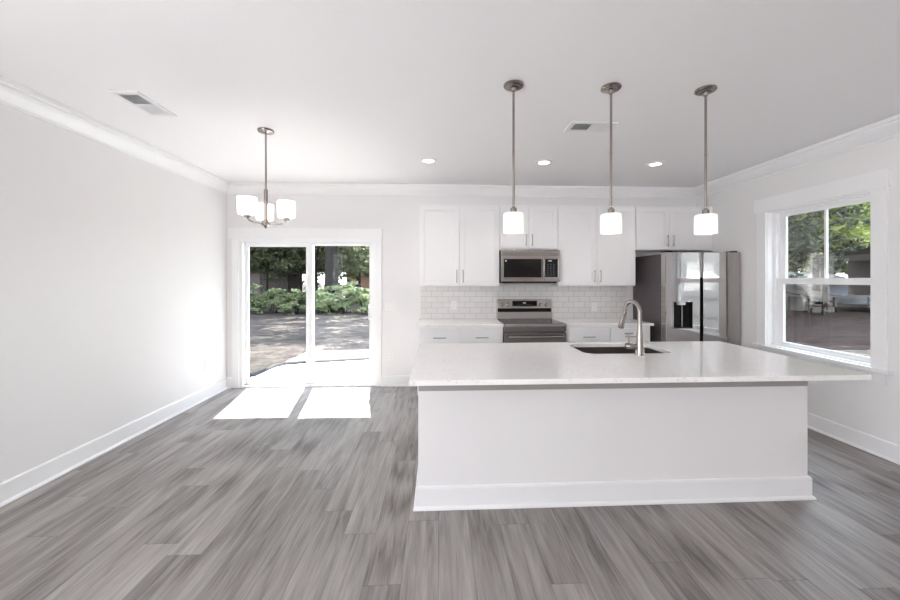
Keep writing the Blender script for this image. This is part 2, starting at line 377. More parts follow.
# glass door opening
DX0, DX1, DZ = -2.67, -0.85, 2.005
MB().slab([[(XL, 0), (DX0, 0), (DX0, DZ), (DX1, DZ), (DX1, 0), (XR, 0), (XR, H), (XL, H)]], 'y', D, D+T).build('wall_back', 'wall', **st)
WY0, WY1, WZ0, WZ1 = 2.968, 3.985, 0.725, 2.212
MB().slab([[(YB-T, 0), (D+T, 0), (D+T, H), (YB-T, H)], rect(WY0, WY1, WZ0, WZ1)], 'x', XR, XR+T).build('wall_right', 'wall', **st)
MB().slab([rect(XL, XR, 0, H), rect(-2.2, -0.9, 1.0, 2.1)], 'y', YB-T, YB).build('wall_front', 'wall', **st)
for k, (a, b) in enumerate(((-2.2, -0.9),)):
    wf = MB().slab([rect(a-.09, b+.09, .91, 2.19), rect(a+.05, b-.05, 1.05, 2.05)], 'y', YB-.02, YB+.02).build('window_%d' % (k+2), 'vinyl', **st)  # unseen rear window, added to carry the rear fill light
# unseen stained door, added behind the camera for a warm reflection in the appliances
dr = MB().slab([rect(2.68, 3.56, 0, 2.12), rect(2.76, 3.48, 0.001, 2.04)], 'y', YB, YB+.03).build('door_2', 'trim', **st)
MB().box(2.765, 3.475, YB+.001, YB+.025, .01, 2.035).build('door_leaf', 'door_wood', dr)
MB().lathe([(.028, 0), (.028, .01), (.012, .015), (.012, .04), (.026, .05), (.028, .065), (.01, .075)], (2.83, YB+.025, .95), 20, 'y').build('door_knob', 'nickel', dr, smooth=True)

def run_mould(name, prof, p0, p1, inward, m, ends=(1, 1), flip=1):
    """profile (offset, z) run from p0 to p1; mitred: each point is pulled in by its offset at the ends"""
    p0 = Vector((*p0, 0)); p1 = Vector((*p1, 0)); d = (p1-p0).normalized(); n = Vector((*inward, 0))
    a = [p0 + n*u + d*u*ends[0] + Vector((0, 0, z)) for u, z in prof]
    b = [p1 + n*u - d*u*ends[1] + Vector((0, 0, z)) for u, z in prof]
    return MB().hexa(a, b)
crown = [(0, H-.002), (0, 2.602), (.012, 2.602), (.013, 2.618), (.022, 2.624), (.034, 2.640), (.058, 2.668), (.072, 2.690), (.075, 2.706), (.088, 2.712), (.09, H-.002)]
base = [(0, 0), (.031, 0), (.030, .010), (.024, .018), (.016, .021), (.016, .132), (.012, .1426), (0, .1426)]
cor = [(XL, YB), (XR, YB), (XR, D), (XL, D)]
for k, (a, b, n) in enumerate(((3, 0, (1, 0)), (0, 1, (0, 1)), (1, 2, (-1, 0)), (2, 3, (0, -1)))):
    run_mould('trim', crown, cor[a], cor[b], n, 'trim').build('trim_%d' % (k+1), 'trim', **st)
run_mould('b', base, (XL, D), (XL, YB), (1, 0), 'trim').build('baseboard_left', 'trim', **st)
run_mould('b', base, (XR, YB), (XR, D), (-1, 0), 'trim').build('baseboard_right', 'trim', **st)
run_mould('b', base, (-0.27, D), (-0.772, D), (0, -1), 'trim', (0, 0)).build('baseboard_back', 'trim', **st)
run_mould('b', base, (-2.752, D), (XL, D), (0, -1), 'trim', (0, 1)).build('baseboard_back_corner', 'trim', **st)
run_mould('b', base, (XL, YB), (2.68, YB), (0, 1), 'trim', (1, 0)).build('baseboard_front', 'trim', **st)

# ------------------------------------------------------------------ sliding door
dd = thing('door_1', None, None, (-1.76, D, 0), kind='structure')
MB().box(DX0-.085, DX0+.005, D-.019, D, 0, DZ).build('casing', 'trim', dd, bevel=.002)
MB().box(DX1-.005, -0.772, D-.019, D, 0, DZ).build('casing', 'trim', dd, bevel=.002)
MB().box(-2.80, -0.760, D-.026, D, DZ-.002, 2.146).build('head_casing', 'trim', dd, bevel=.002)
FY0, FY1 = D-.006, D+.115
f = MB().slab([rect(DX0, DX1, 0, DZ), rect(DX0+.05, DX1-.04, .022, DZ-.05)], 'y', FY0, FY1)
f.build('frame', 'vinyl', dd, bevel=.002)
MB().box(DX0+.05, DX1-.04, D+.035, D+.04, .028, .04).build('sill_track', 'pull', dd)
def sash(x0, x1, z0, z1, y0, y1, sl, sr, zb, zt, name, gm):
    s = MB().slab([rect(x0, x1, z0, z1), rect(sl, sr, zb, zt)], 'y', y0, y1).build(name, 'vinyl', dd, bevel=.003)
    MB().box(sl-.008, sr+.008, (y0+y1)/2-.003, (y0+y1)/2+.003, zb-.008, zt+.008).build('glass_pane', gm, s)
    return s
sash(DX0+.052, -1.705, .0225, DZ-.052, D+.068, D+.104, -2.580, -1.810, .045, 1.902, 'fixed_panel', 'screen')
sp_ = sash(-1.770, DX1-.042, .042, DZ-.052, D+.014, D+.05, -1.706, -0.940, .100, 1.915, 'sliding_panel', 'glass')
h = MB(); h.tube([(-.925, D+.014, .93), (-.935, D-.03, .945), (-.938, D-.036, 1.01), (-.935, D-.03, 1.075), (-.925, D+.014, 1.09)], .010)
h.box(-.950, -.905, D+.004, D+.014, .90, 1.12)
h.build('door_handle', 'vinyl', dd, smooth=True)

# ------------------------------------------------------------------ right-hand window
ww = thing('window_1', None, None, (XR, (WY0+WY1)/2, WZ0), kind='structure')
MB().box(XR-.019, XR, WY0-.108, WY0+.004, WZ0-.01, WZ1).build('casing', 'trim', ww, bevel=.002)
MB().box(XR-.019, XR, WY1-.004, WY1+.108, WZ0-.01, WZ1).build('casing', 'trim', ww, bevel=.002)
MB().box(XR-.028, XR, WY0-.135, WY1+.135, WZ1-.002, 2.357).build('head_casing', 'trim', ww, bevel=.002)
MB().box(XR-.05, XR+.07, WY0-.14, WY1+.14, .69, WZ0).build('sill', 'trim', ww, bevel=.004)
MB().box(XR-.019, XR, WY0-.108, WY1+.108, .598, .69).build('apron', 'trim', ww, bevel=.002)
jb = MB().slab([rect(WY0, WY1, WZ0, WZ1), rect(WY0+.012, WY1-.012, WZ0+.008, WZ1-.012)], 'x', XR, XR+.135)
jb.build('jamb', 'trim', ww)
fx = MB().slab([rect(WY0+.012, WY1-.012, WZ0+.008, WZ1-.012), rect(WY0+.047, WY1-.050, WZ0+.03, WZ1-.038)], 'x', XR+.062, XR+.13)
fx.build('frame', 'vinyl', ww, bevel=.002)
def wsash(z0, z1, zb, zt, x0, x1, name):
    s = MB().slab([rect(WY0+.047, WY1-.050, z0, z1), rect(WY0+.072, WY1-.128, zb, zt)], 'x', x0, x1).build(name, 'vinyl', ww, bevel=.002)
    MB().box((x0+x1)/2-.003, (x0+x1)/2+.003, WY0+.064, WY1-.12, zb-.008, zt+.008).build('glass_pane', 'glass', s)
    return s
us = wsash(1.42, WZ1-.038, 1.472, 2.140, XR+.100, XR+.125, 'upper_sash')
ym = (WY0+.072+WY1-.128)/2
MB().box(XR+.103, XR+.122, ym-.011, ym+.011, 1.472, 2.140).build('muntin', 'vinyl', us)
ls = wsash(WZ0+.03, 1.472, .785, 1.410, XR+.068, XR+.096, 'lower_sash')
MB().box(XR+.058, XR+.068, ym-.03, ym+.03, 1.455, 1.472).build('sash_lock', 'vinyl', ls)

# ------------------------------------------------------------------ kitchen cabinets
UY = D-.335   # face of wall cabinets
def shaker(x0, x1, z0, z1, yf, parent, name='door', fw=.058, s=1):
    mb = MB()
    Y_ = lambda a, b: sorted((yf+s*a, yf+s*b))
    mb.slab([rect(x0, x1, z0, z1), rect(x0+fw, x1-fw, z0+fw, z1-fw)], 'y', *Y_(0, .02))
    mb2 = mb
    mb2.slab([rect(x0+fw, x1-fw, z0+fw, z1-fw), rect(x0+fw+.009, x1-fw-.009, z0+fw+.009, z1-fw-.009)], 'y', *Y_(.007, .02))
    mb2.box(x0+fw+.009, x1-fw-.009, *Y_(.014, .02), z0+fw+.009, z1-fw-.009)
    return mb2.build(name, 'cabinet', parent, bevel=.0015)
def pull(c, length, vertical, parent, yf, name='handle'):
    mb = MB(); x, z = c; l = length/2
    if vertical:
        mb.tube([(x, yf-.032, z-l), (x, yf-.032, z+l)], .0062)
        for s in (-1, 1): mb.tube([(x, yf, z+s*(l-.022)), (x, yf-.032, z+s*(l-.022))], .005)
    else:
        mb.tube([(x-l, yf-.032, z), (x+l, yf-.032, z)], .0062)
        for s in (-1, 1): mb.tube([(x+s*(l-.022), yf, z), (x+s*(l-.022), yf-.032, z)], .005)
    return mb.build(name, 'pull', parent, smooth=True)
def wall_cab(x0, x1, z0, z1, label, hl=.165, depth=.31):
    t = thing('wall_cabinet', label, 'cabinet', ((x0+x1)/2, D, z0), 'white wall cabinets over the counter')
    MB().box(x0, x1, UY+.023, D-.001, z0, z1).build('body', 'cabinet', t, bevel=.001)
    MB().box(x0+.02, x1-.02, UY+.0205, UY+.0225, z0+.03, z1-.03).build('face_frame', 'cabinet', t)
    m = (x0+x1)/2; g = .022
    for a, b, hx in ((x0+.006, m-.003, m-.040), (m+.003, x1-.006, m+.040)):
        d = shaker(a, b, z0+.012, z1-.018, UY, t)
        pull((hx, z0+.038+hl/2+.008), hl, True, d, UY)
    return t
U = [(-.2425, .7945), (.7945, 1.5565), (1.5565, 2.6006), (2.6006, 3.515)]
wall_cab(U[0][0], U[0][1]-.001, 1.3686, 2.4246, 'tall white two-door wall cabinet left of the microwave')
wall_cab(U[1][0], U[1][1]-.001, 1.842, 2.4246, 'short white two-door wall cabinet above the microwave', .155)
wall_cab(U[2][0], U[2][1]-.001, 1.3686, 2.4246, 'tall white two-door wall cabinet between microwave and refrigerator')
wall_cab(U[3][0], U[3][1], 1.842, 2.4246, 'short white two-door wall cabinet above the refrigerator', .155)
# filler board by the wall
MB().box(3.516, XR-.001, UY+.02, UY+.04, 1.842, 2.4246).build('filler_panel', 'cabinet', None, 'narrow white filler panel between the refrigerator cabinet and right wall', 'panel')

BY = D-.615   # face of base cabinets
def base_cab(x0, x1, label, drawers):
    t = thing('base_cabinet', label, 'cabinet', ((x0+x1)/2, D, 0), 'white base cabinets along the back wall')
    mb = MB(); mb.box(x0, x1, BY+.02, D-.012, .10, .883); mb.build('body', 'cabinet', t, bevel=.001)
    MB().box(x0, x1, BY+.09, BY+.10, 0, .0995).build('toe_kick', 'cabinet', t)
    for a, b in drawers:
        d = MB().box(a, b, BY, BY+.0195, .690, .852).build('drawer', 'cabinet', t, bevel=.003)
        pull(((a+b)/2, .752), .155, False, d, BY)
        e = shaker(a, b, .115, .672, BY, t); pull((b-.035 if a == drawers[0][0] else a+.035, .56), .155, True, e, BY)
    return t
base_cab(-.2425, .793, 'white base cabinet left of the range', ((-.225, .255), (.280, .779)))
base_cab(1.572, 2.640, 'white base cabinet right of the range, beside the refrigerator', ((1.603, 2.095), (2.130, 2.615)))
MB().box(-.268, .795, D-.645, D-.001, .884, .914).build('countertop', 'quartz', None, 'white stone countertop left of the range', 'countertop', bevel=.003)
MB().box(1.562, 2.662, D-.645, D-.001, .884, .914).build('countertop', 'quartz', None, 'white stone countertop right of the range', 'countertop', bevel=.003)
MB().box(-.240, 2.646, D-.010, D-.0005, .9145, 1.368).build('tile_backsplash', 'tile', None, 'white subway tile backsplash behind the range', 'backsplash')
MB().box(2.647, 2.655, D-.012, D-.0005, .9145, 1.368).build('tile_edge_trim', 'trim', None, 'thin white edge strip at the right end of the backsplash', 'edge trim')

# outlets and switches
def plate(name, x, z, wd, hd, label, n=1, y=D, kind='outlet', axis='y', sgn=-1, cat='outlet'):
    th = .006
    def bx(a, b, c, d, e0, e1):
        if axis == 'y': return (a, b, min(y+sgn*e0, y+sgn*e1), max(y+sgn*e0, y+sgn*e1), c, d)
        return (min(y+sgn*e0, y+sgn*e1), max(y+sgn*e0, y+sgn*e1), a, b, c, d)
    loc = (x, y, z) if axis == 'y' else (y, x, z)
    t = thing(name, label, cat, loc)
    MB().box(*bx(x-wd/2, x+wd/2, z-hd/2, z+hd/2, .0005, th)).build('cover_plate', 'plastic', t, bevel=.002)
    for k in range(n):
        cx_ = x + (k-(n-1)/2)*.046
        if kind == 'outlet':
            for s in (-1, 1):
                r = MB().box(*bx(cx_-.016, cx_+.016, z+s*.021-.014, z+s*.021+.014, th, th+.002)).build('receptacle', 'plastic', t, bevel=.001)
                q = MB()
                for u in (-.006, .006): q.box(*bx(cx_+u-.001, cx_+u+.001, z+s*.021-.003, z+s*.021+.006, th+.002, th+.0024))
                q.build('slots', 'slot', r)
        else:
            MB().box(*bx(cx_-.016, cx_+.016, z-.033, z+.033, th, th+.004)).build('rocker', 'plastic', t, bevel=.001)
    return t
plate('wall_switch', -.640, 1.086, .165, .118, 'white three-gang light switch on the wall right of the glass door', 3, D, 'switch', cat='switch')
plate('wall_outlet', -.650, .40, .072, .116, 'white outlet low on the wall right of the glass door')
plate('wall_outlet', .215, 1.10, .072, .116, 'white outlet on the backsplash left of the range', 1, D-.010)
plate('wall_outlet', 2.175, 1.07, .072, .116, 'white outlet on the backsplash right of the range', 1, D-.010)
plate('wall_outlet', 4.676, .41, .072, .116, 'white outlet low on the left wall near the glass door', 1, XL, 'outlet', 'x', 1)

# ------------------------------------------------------------------ microwave
mw = thing('microwave', 'stainless steel microwave mounted under the short cabinet above the range', 'microwave', (1.175, D, 1.42))
X0, X1, MY = .797, 1.553, D-.44
MB().box(X0+.003, X1-.003, MY+.03, D-.012, 1.425, 1.828).build('body', 'black', mw, bevel=.002)
gr = MB().box(X0, X1, MY+.004, MY+.0295, 1.768, 1.828).build('top_grille', 'steel', mw, bevel=.003)
g = MB()
for k in range(3): g.box(X0+.03, X1-.03, MY+.0025, MY+.0038, 1.780+k*.006, 1.7825+k*.006)
g.build('vent_slots', 'steel_dark', gr)
dX1 = 1.345
d = MB().slab([rect(X0, dX1, 1.430, 1.765), rect(X0+.032, dX1-.028, 1.482, 1.716)], 'y', MY, MY+.029).build('door', 'steel', mw, bevel=.002)
MB().box(X0+.032, dX1-.028, MY+.002, MY+.028, 1.482, 1.716).build('window', 'black_glass', d)
MB().lathe([(.0001, -.001), (.009, -.001), (.0105, 0), (.0001, .0002)], (X0+.058, MY+.0008, 1.692), 20, 'y').build('round_badge', 'badge', d, label='small round silver badge')
cp = MB().slab([rect(dX1+.001, X1, 1.430, 1.765), rect(dX1+.014, X1-.028, 1.486, 1.716)], 'y', MY, MY+.029).build('control_panel', 'steel', mw, bevel=.002)
MB().box(dX1+.014, X1-.028, MY+.002, MY+.028, 1.486, 1.716).build('keypad', 'black_glass', cp)
for r in range(6):
    for c in range(3): MB().box(dX1+.042+c*.038, dX1+.058+c*.038, MY+.0012, MY+.0019, 1.512+r*.027, 1.5155+r*.027).build('key', 'print_dim', cp)
MB().box(dX1+.055, dX1+.10, MY+.0012, MY+.0019, 1.688, 1.697).build('clock_display', 'print', cp)
h = MB(); pts = []
for i in range(13):
    a = i/12; pts.append((dX1-.010, MY-.012-.030*math.sin(PI*a), 1.450+.295*a))
h.tube(pts, .011); h.box(dX1-.018, dX1-.002, MY-.014, MY+.001, 1.448, 1.464); h.box(dX1-.018, dX1-.002, MY-.014, MY+.001, 1.731, 1.747)
h.build('handle', 'steel', d, smooth=True)
MB().box(X0+.03, X1-.03, MY+.05, D-.05, 1.408, 1.4245).build('underside_vent', 'black', mw)

# ------------------------------------------------------------------ range
rg = thing('range', 'stainless steel electric range between the base cabinets', 'range', (1.178, D, 0))
X0, X1 = .799, 1.557
FYr = 4.455
MB().box(X0+.004, X1-.004, FYr+.045, D-.014, .06, .893).build('body', 'steel_dark', rg, bevel=.002)
MB().box(X0+.03, X1-.03, FYr+.08, D-.05, 0, .0595).build('kick_base', 'black', rg)
ct = MB().box(X0, X1, FYr+.012, D-.085, .8935, .918).build('cooktop', 'black_glass', rg, bevel=.003)
MB().box(X0, X1, FYr-.002, FYr+.011, .884, .919).build('front_trim', 'steel', rg, bevel=.003)
for (bx_, by_, r_) in ((.99, 4.62, .105), (1.37, 4.62, .085), (.99, 4.88, .075), (1.37, 4.88, .095)):
    MB().slab([[(bx_+r_*math.cos(a*PI/20), by_+r_*math.sin(a*PI/20)) for a in range(40)], [(bx_+(r_-.004)*math.cos(a*PI/20), by_+(r_-.004)*math.sin(a*PI/20)) for a in range(40)]], 'z', .9181, .9184).build('burner_ring', 'steel_dark', ct)
MB().box(X0, X1, FYr+.012, FYr+.044, .822, .8925).build('front_panel', 'steel_dark', rg, bevel=.003)
od = MB().box(X0+.002, X1-.002, FYr, FYr+.043, .255, .806).build('oven_door', 'steel_dark', rg, bevel=.004)
MB().box(X0+.10, X1-.10, FYr-.002, FYr+.001, .36, .66).build('oven_window', 'black_glass', od)
h = MB().tube([(X0+.035, FYr-.045, .765), (X1-.035, FYr-.045, .765)], .013)
for xx in (X0+.06, X1-.06): h.tube([(xx, FYr+.002, .765), (xx, FYr-.045, .765)], .009)
h.build('door_handle', 'steel', od, smooth=True)
MB().box(X0+.002, X1-.002, FYr, FYr+.043, .075, .245).build('storage_drawer', 'steel_dark', rg, bevel=.004)
# backguard
bgd = MB().hexa([(X0, 5.03, .9185), (X0, D-.014, .9185), (X0, D-.014, 1.180), (X0, 5.055, 1.183), (X0, 5.045, 1.06), (X0, 5.045, 1.01)],
                [(X1, 5.03, .9185), (X1, D-.014, .9185), (X1, D-.014, 1.180), (X1, 5.055, 1.183), (X1, 5.045, 1.06), (X1, 5.045, 1.01)]).build('backguard', 'steel', rg, bevel=.003)
MB().box(X0+.212, X1-.205, 5.040, 5.052, 1.090, 1.162).build('display', 'black_glass', bgd)
for i in range(3): MB().box(1.158+i*.014, 1.167+i*.014, 5.0392, 5.0398, 1.128, 1.142).build('digit', 'print', bgd)
for i in range(7): MB().box(1.075+i*.032, 1.085+i*.032, 5.0392, 5.0398, 1.108, 1.111).build('touch_key', 'print_dim', bgd)
MB().box(X0+.012, X1-.012, 5.036, 5.050, 1.012, 1.062).build('black_band', 'black_glass', bgd, label='glossy black band')
for xx in (.868, .955, 1.398, 1.484):
    kb = MB().lathe([(.001, -.034), (.019, -.034), (.021, -.03), (.022, -.004), (.027, -.002), (.027, .004)], (xx, 5.046, 1.113), 24, 'y').build('knob', 'steel', bgd, smooth=True)
    MB().box(xx-.0025, xx+.0025, 5.0105, 5.0125, 1.113, 1.132).build('knob_mark', 'black', kb)

# ------------------------------------------------------------------ refrigerator
fr = thing('refrigerator', 'tall stainless side-by-side refrigerator with ice dispenser in the right corner', 'refrigerator', (3.175, 4.7, 0))
fx0, fx1, fy = 2.712, 3.638, 4.32
MB().box(fx0+.006, fx1-.006, fy+.105, 5.085, .02, 1.765).build('body', 'fridge_side', fr, bevel=.004)
MB().box(fx0+.02, fx1-.02, fy+.085, fy+.12, .0, .075).build('base_grille', 'black', fr)
dz0, dz1 = .08, 1.784
dis = rect(2.806, 3.040, .872, 1.188)
ld = MB().slab([rect(fx0, 3.132, dz0, dz1), dis], 'y', fy, fy+.1).build('freezer_door', 'fridge_steel', fr, bevel=.006)
MB().box(2.800, 3.046, fy+.06, fy+.097, .866, 1.194).build('dispenser_recess', 'black', ld)
ds = MB().slab([rect(2.798, 3.048, .858, 1.196), rect(2.806, 3.040, .872, 1.188)], 'y', fy-.003, fy+.002).build('dispenser_frame', 'fridge_steel', ld)
MB().box(2.880, 2.965, fy+.012, fy+.0595, 1.150, 1.184).build('dispenser_nozzle', 'badge', ld, bevel=.004)
MB().box(2.929, 2.942, fy+.034, fy+.0595, .880, 1.1495).build('dispenser_paddle', 'steel', ld, bevel=.003)
MB().box(2.826, 2.842, fy+.050, fy+.0595, .960, 1.125).build('dispenser_light', 'steel', ld)
MB().box(2.812, 3.034, fy+.008, fy+.0595, .8725, .8790).build('drip_tray', 'black', ld)
rd = MB().box(3.171, fx1, fy, fy+.1, dz0, dz1).build('fridge_door', 'fridge_steel', fr, bevel=.006)
MB().box(3.133, 3.170, fy+.012, fy+.1, 1.482, dz1-.004).build('door_gap_cover', 'steel_dark', fr)
MB().box(3.133, 3.170, fy+.03, fy+.1, dz0, 1.480).build('handle_recess', 'black', fr, label='black recessed handle channel')
MB().box(fx0+.02, fx0+.10, fy+.02, fy+.15, 1.7845, 1.80).build('hinge_cover', 'black', fr, bevel=.004)
MB().box(fx1-.10, fx1-.02, fy+.02, fy+.15, 1.7845, 1.80).build('hinge_cover', 'black', fr, bevel=.004)

# ------------------------------------------------------------------ island
IX0, IX1, IY = -.128, 2.4725, 2.383
OE, BE = 2.019, 3.178
isl = thing('kitchen_island', 'white painted kitchen island base with wide baseboard', 'kitchen island', ((IX0+IX1)/2, IY, 0))
MB().slab([[(IX0, IY), (IX1, IY), (IX1, 3.127), (IX1-.02, 3.127), (IX1-.02, IY+.115), (IX0+.02, IY+.115), (IX0+.02, 3.127), (IX0, 3.127)]], 'z', 0, .8835).build('body', 'wall', isl, bevel=.001)
mb = MB()
P4 = [(IX0, 3.12), (IX0, IY), (IX1, IY), (IX1, 3.12)]
def loop_at(x, y, sx, sy): return [(x+sx*u, y+sy*u, z) for u, z in base]
# wrapped baseboard: left, front and right runs mitred at the outer corners
A = loop_at(IX0, 3.12, -1, 0); B = loop_at(IX0, IY, -1, -1); Cc = loop_at(IX1, IY, 1, -1); Dd = loop_at(IX1, 3.12, 1, 0)
for a, b in ((A, B), (B, Cc), (Cc, Dd)): mb.hexa(a, b)
mb.build('baseboard', 'trim', isl)
MB().box(IX0+.003, IX1-.003, IY-.004, IY-.0002, .748, .8832).build('under_counter_strip', 'strip', isl, label='grey strip under the countertop')  # thin grey strip on the island face below the countertop
for k in range(4):
    a = IX0+.03+k*.636; e = shaker(a, a+.625, .115, .865, 3.148, isl, s=-1)
    e.scale = (1, 1, 1)
MB().box(IX0+.021, IX1-.021, 3.04, 3.05, 0, .10).build('toe_kick', 'cabinet', isl)
for k in range(5): MB().box(IX0+.021+k*.634, IX0+.035+k*.634, IY+.2, 3.10, .10, .60).build('partition', 'cabinet', isl)
sk = rrect(1.085, 1.760, 2.680, 3.100, .085)
MB().slab([rect(-.1606, 2.4788, OE, BE), sk], 'z', .884, .914).build('island_countertop', 'quartz', None, 'long white stone countertop on the island, holding the sink', 'countertop', bevel=.003)
plate('wall_outlet', 2.47, .76, .072, .116, 'white outlet on the left end of the island under the countertop', 1, IX0, 'outlet', 'x', -1)
# sink
sk_t = thing('sink', 'undermount stainless steel sink basin in the island countertop', 'sink', (1.42, 2.89, .68))
inner = rrect(1.080, 1.765, 2.675, 3.105, .088); outer = rrect(1.066, 1.779, 2.661, 3.119, .10)
MB().slab([outer, inner], 'z', .680, .8835).build('basin_wall', 'sink', sk_t, smooth=True)
MB().slab([outer], 'z', .668, .6795).build('basin_floor', 'sink', sk_t)
MB().lathe([(.001, .0), (.055, .0), (.057, .003), (.045, .003), (.035, .001), (.001, .001)], (1.42, 2.95, .6797), 28).build('drain', 'pull', sk_t, smooth=True)
# faucet
fc = thing('faucet', 'brushed nickel pull-down faucet with side lever beside the island sink', 'faucet', (1.452, 2.622, .9142))
fxx, fyy, z0 = 1.452, 2.622, .9142
MB().lathe([(.033, 0), (.033, .004), (.030, .010), (.029, .055), (.027, .075), (.0215, .150), (.0175, .200), (.016, .235)], (fxx, fyy, z0), 32).build('body', 'nickel', fc, smooth=True)
dirx, diry = -.27, .963
pts = [(fxx, fyy, z0+.22)]; R = .072
for i in range(0, 17):
    a = PI*(i/16)*1.03
    o_ = R*(1-math.cos(a)); pts.append((fxx+dirx*o_, fyy+diry*o_, z0+.302+R*1.12*math.sin(a)))
e = pts[-1]; pts.append((e[0]-.002, e[1]+.004, e[2]-.02))
MB().tube(pts, .0145, 16).build('spout', 'nickel', fc, smooth=True)
e = pts[-1]
MB().tube([e, (e[0]-.003, e[1]+.006, e[2]-.012), (e[0]-.009, e[1]+.016, e[2]-.055), (e[0]-.014, e[1]+.024, e[2]-.095), (e[0]-.0145, e[1]+.025, e[2]-.10)], [.0145, .0165, .0185, .022, .019], 20).build('spray_head', 'nickel', fc, smooth=True)
hd = MB().tube([(fxx-.02, fyy+.004, z0+.062), (fxx-.045, fyy+.012, z0+.062), (fxx-.085, fyy+.02, z0+.064), (fxx-.093, fyy+.021, z0+.064)], [.017, .021, .0225, .018], 20).build('handle_hub', 'nickel', fc, smooth=True)
MB().tube([(fxx-.070, fyy+.018, z0+.08), (fxx-.074, fyy+.018, z0+.125), (fxx-.074, fyy+.018, z0+.152)], [.0055, .005, .0055], 12).tube([(fxx-.098, fyy+.022, z0+.153), (fxx-.042, fyy+.012, z0+.154)], .006, 12).build('lever', 'nickel', fc, smooth=True)

# ------------------------------------------------------------------ pendants
def pendant(x, y, label):
    t = thing('pendant_light', label, 'pendant light', (x, y, 1.757), 'pendant lights over the island')
    c = (x, y, 0)
    MB().lathe([(.064, H-.001), (.066, H-.010), (.060, H-.016), (.044, H-.018), (.040, H-.024), (.018, H-.026), (.014, H-.045), (.008, H-.047)], c, 32).build('canopy', 'nickel', t, smooth=True)
    MB().tube([(x, y, 1.95), (x, y, 2.30)], .0078, 16).tube([(x, y, 2.297), (x, y, 2.305)], .0092, 16).tube([(x, y, 2.30), (x, y, H-.04)], .0078, 16).build('rod', 'nickel', t, smooth=True)
    MB().lathe([(.008, 1.942), (.010, 1.940), (.011, 1.932), (.020, 1.930), (.021, 1.926), (.021, 1.906), (.026, 1.903), (.026, 1.897)], c, 24).build('shade_cap', 'nickel', t, smooth=True)
    MB().lathe([(.028, 1.898), (.052, 1.897), (.062, 1.894), (.0665, 1.886), (.068, 1.83), (.0675, 1.775), (.066, 1.768), (.062, 1.766), (.061, 1.770), (.062, 1.83), (.060, 1.884), (.028, 1.890)], c, 40).build('lamp_shade', 'shade', t, smooth=True)
    return t
p1 = pendant(.495, 2.43, 'pendant light with white drum shade, leftmost of three above the island')
for x, lb in ((1.150, 'pendant light with white drum shade, middle one of three above the island'), (1.802, 'pendant light with white drum shade, rightmost of three, nearest the window')):
    c = copy_tree(p1); c.location.x = x; c['label'] = lb

# ------------------------------------------------------------------ chandelier
cx_, cy_ = -1.480, 3.269
ch = thing('chandelier', 'small nickel chandelier with three lit white shades near the glass door', 'chandelier', (cx_, cy_, 1.92))
MB().lathe([(.062, H-.001), (.066, H-.008), (.062, H-.018), (.025, H-.024), (.008, H-.03)], (cx_, cy_, 0), 32).build('canopy', 'nickel', ch, smooth=True)
MB().tube([(cx_, cy_, 2.22), (cx_, cy_, H-.02)], .0075).build('rod', 'nickel', ch, smooth=True)
MB().lathe([(.008, 2.235), (.0165, 2.228), (.0165, 1.965), (.022, 1.963), (.022, 1.945), (.036, 1.943), (.038, 1.925), (.020, 1.915), (.012, 1.905), (.008, 1.900), (.001, 1.897)], (cx_, cy_, 0), 28).build('column', 'nickel', ch, smooth=True)
for deg in (1, 117, 242):
    a = math.radians(deg); ux, uy = math.cos(a), math.sin(a); R = .172
    P_ = lambda r, z: (cx_+ux*r, cy_+uy*r, z)
    ar = MB().tube([P_(.03, 1.934), P_(.09, 1.936), P_(.122, 1.938), P_(.148, 1.945), P_(.163, 1.956), P_(.170, 1.970), P_(.172, 1.978)], .0065).build('arm', 'nickel', ch, smooth=True)
    MB().lathe([(.010, 1.964), (.022, 1.967), (.026, 1.972), (.026, 1.989), (.022, 1.992)], (cx_+ux*R, cy_+uy*R, 0), 24).build('cup', 'nickel', ar, smooth=True)
    MB().lathe([(.024, 1.989), (.060, 1.990), (.067, 1.994), (.070, 2.002), (.072, 2.06), (.072, 2.130), (.068, 2.130), (.067, 2.06), (.065, 2.005), (.024, 1.996)], (cx_+ux*R, cy_+uy*R, 0), 36).build('lamp_shade', 'shade2', ar, smooth=True)

# ------------------------------------------------------------------ recessed lights and vents
def can(x, y, label):
    t = thing('recessed_light', label, 'recessed light', (x, y, H-.012), 'round recessed lights in the ceiling')
    MB().slab([[(x+.092*math.cos(i*PI/20), y+.092*math.sin(i*PI/20)) for i in range(40)], [(x+.060*math.cos(i*PI/20), y+.060*math.sin(i*PI/20)) for i in range(40)]], 'z', H-.010, H-.0005).build('trim_ring', 'plastic', t, bevel=.003)
    MB().lathe([(.0595, -.004), (.0595, -.001)], (x, y, H), 36).build('lens', 'lens', t)
    ld_ = bpy.data.lights.new('downlight', 'SPOT'); ld_.energy = 8; ld_.spot_size = math.radians(125); ld_.spot_blend = .6; ld_.shadow_soft_size = .06; ld_.color = (1, .95, .88)
    o = bpy.data.objects.new('downlight', ld_); C.objects.link(o); o.parent = t; o.location = (0, 0, -.015)
    return t
c1 = can(-.105, 4.031, 'round recessed ceiling light, leftmost of three before the cabinets')
for x, lb in ((1.156, 'round recessed ceiling light, middle one of three'), (2.411, 'round recessed ceiling light, rightmost of three, toward the refrigerator')):
    c = copy_tree(c1); c.location.x = x; c['label'] = lb

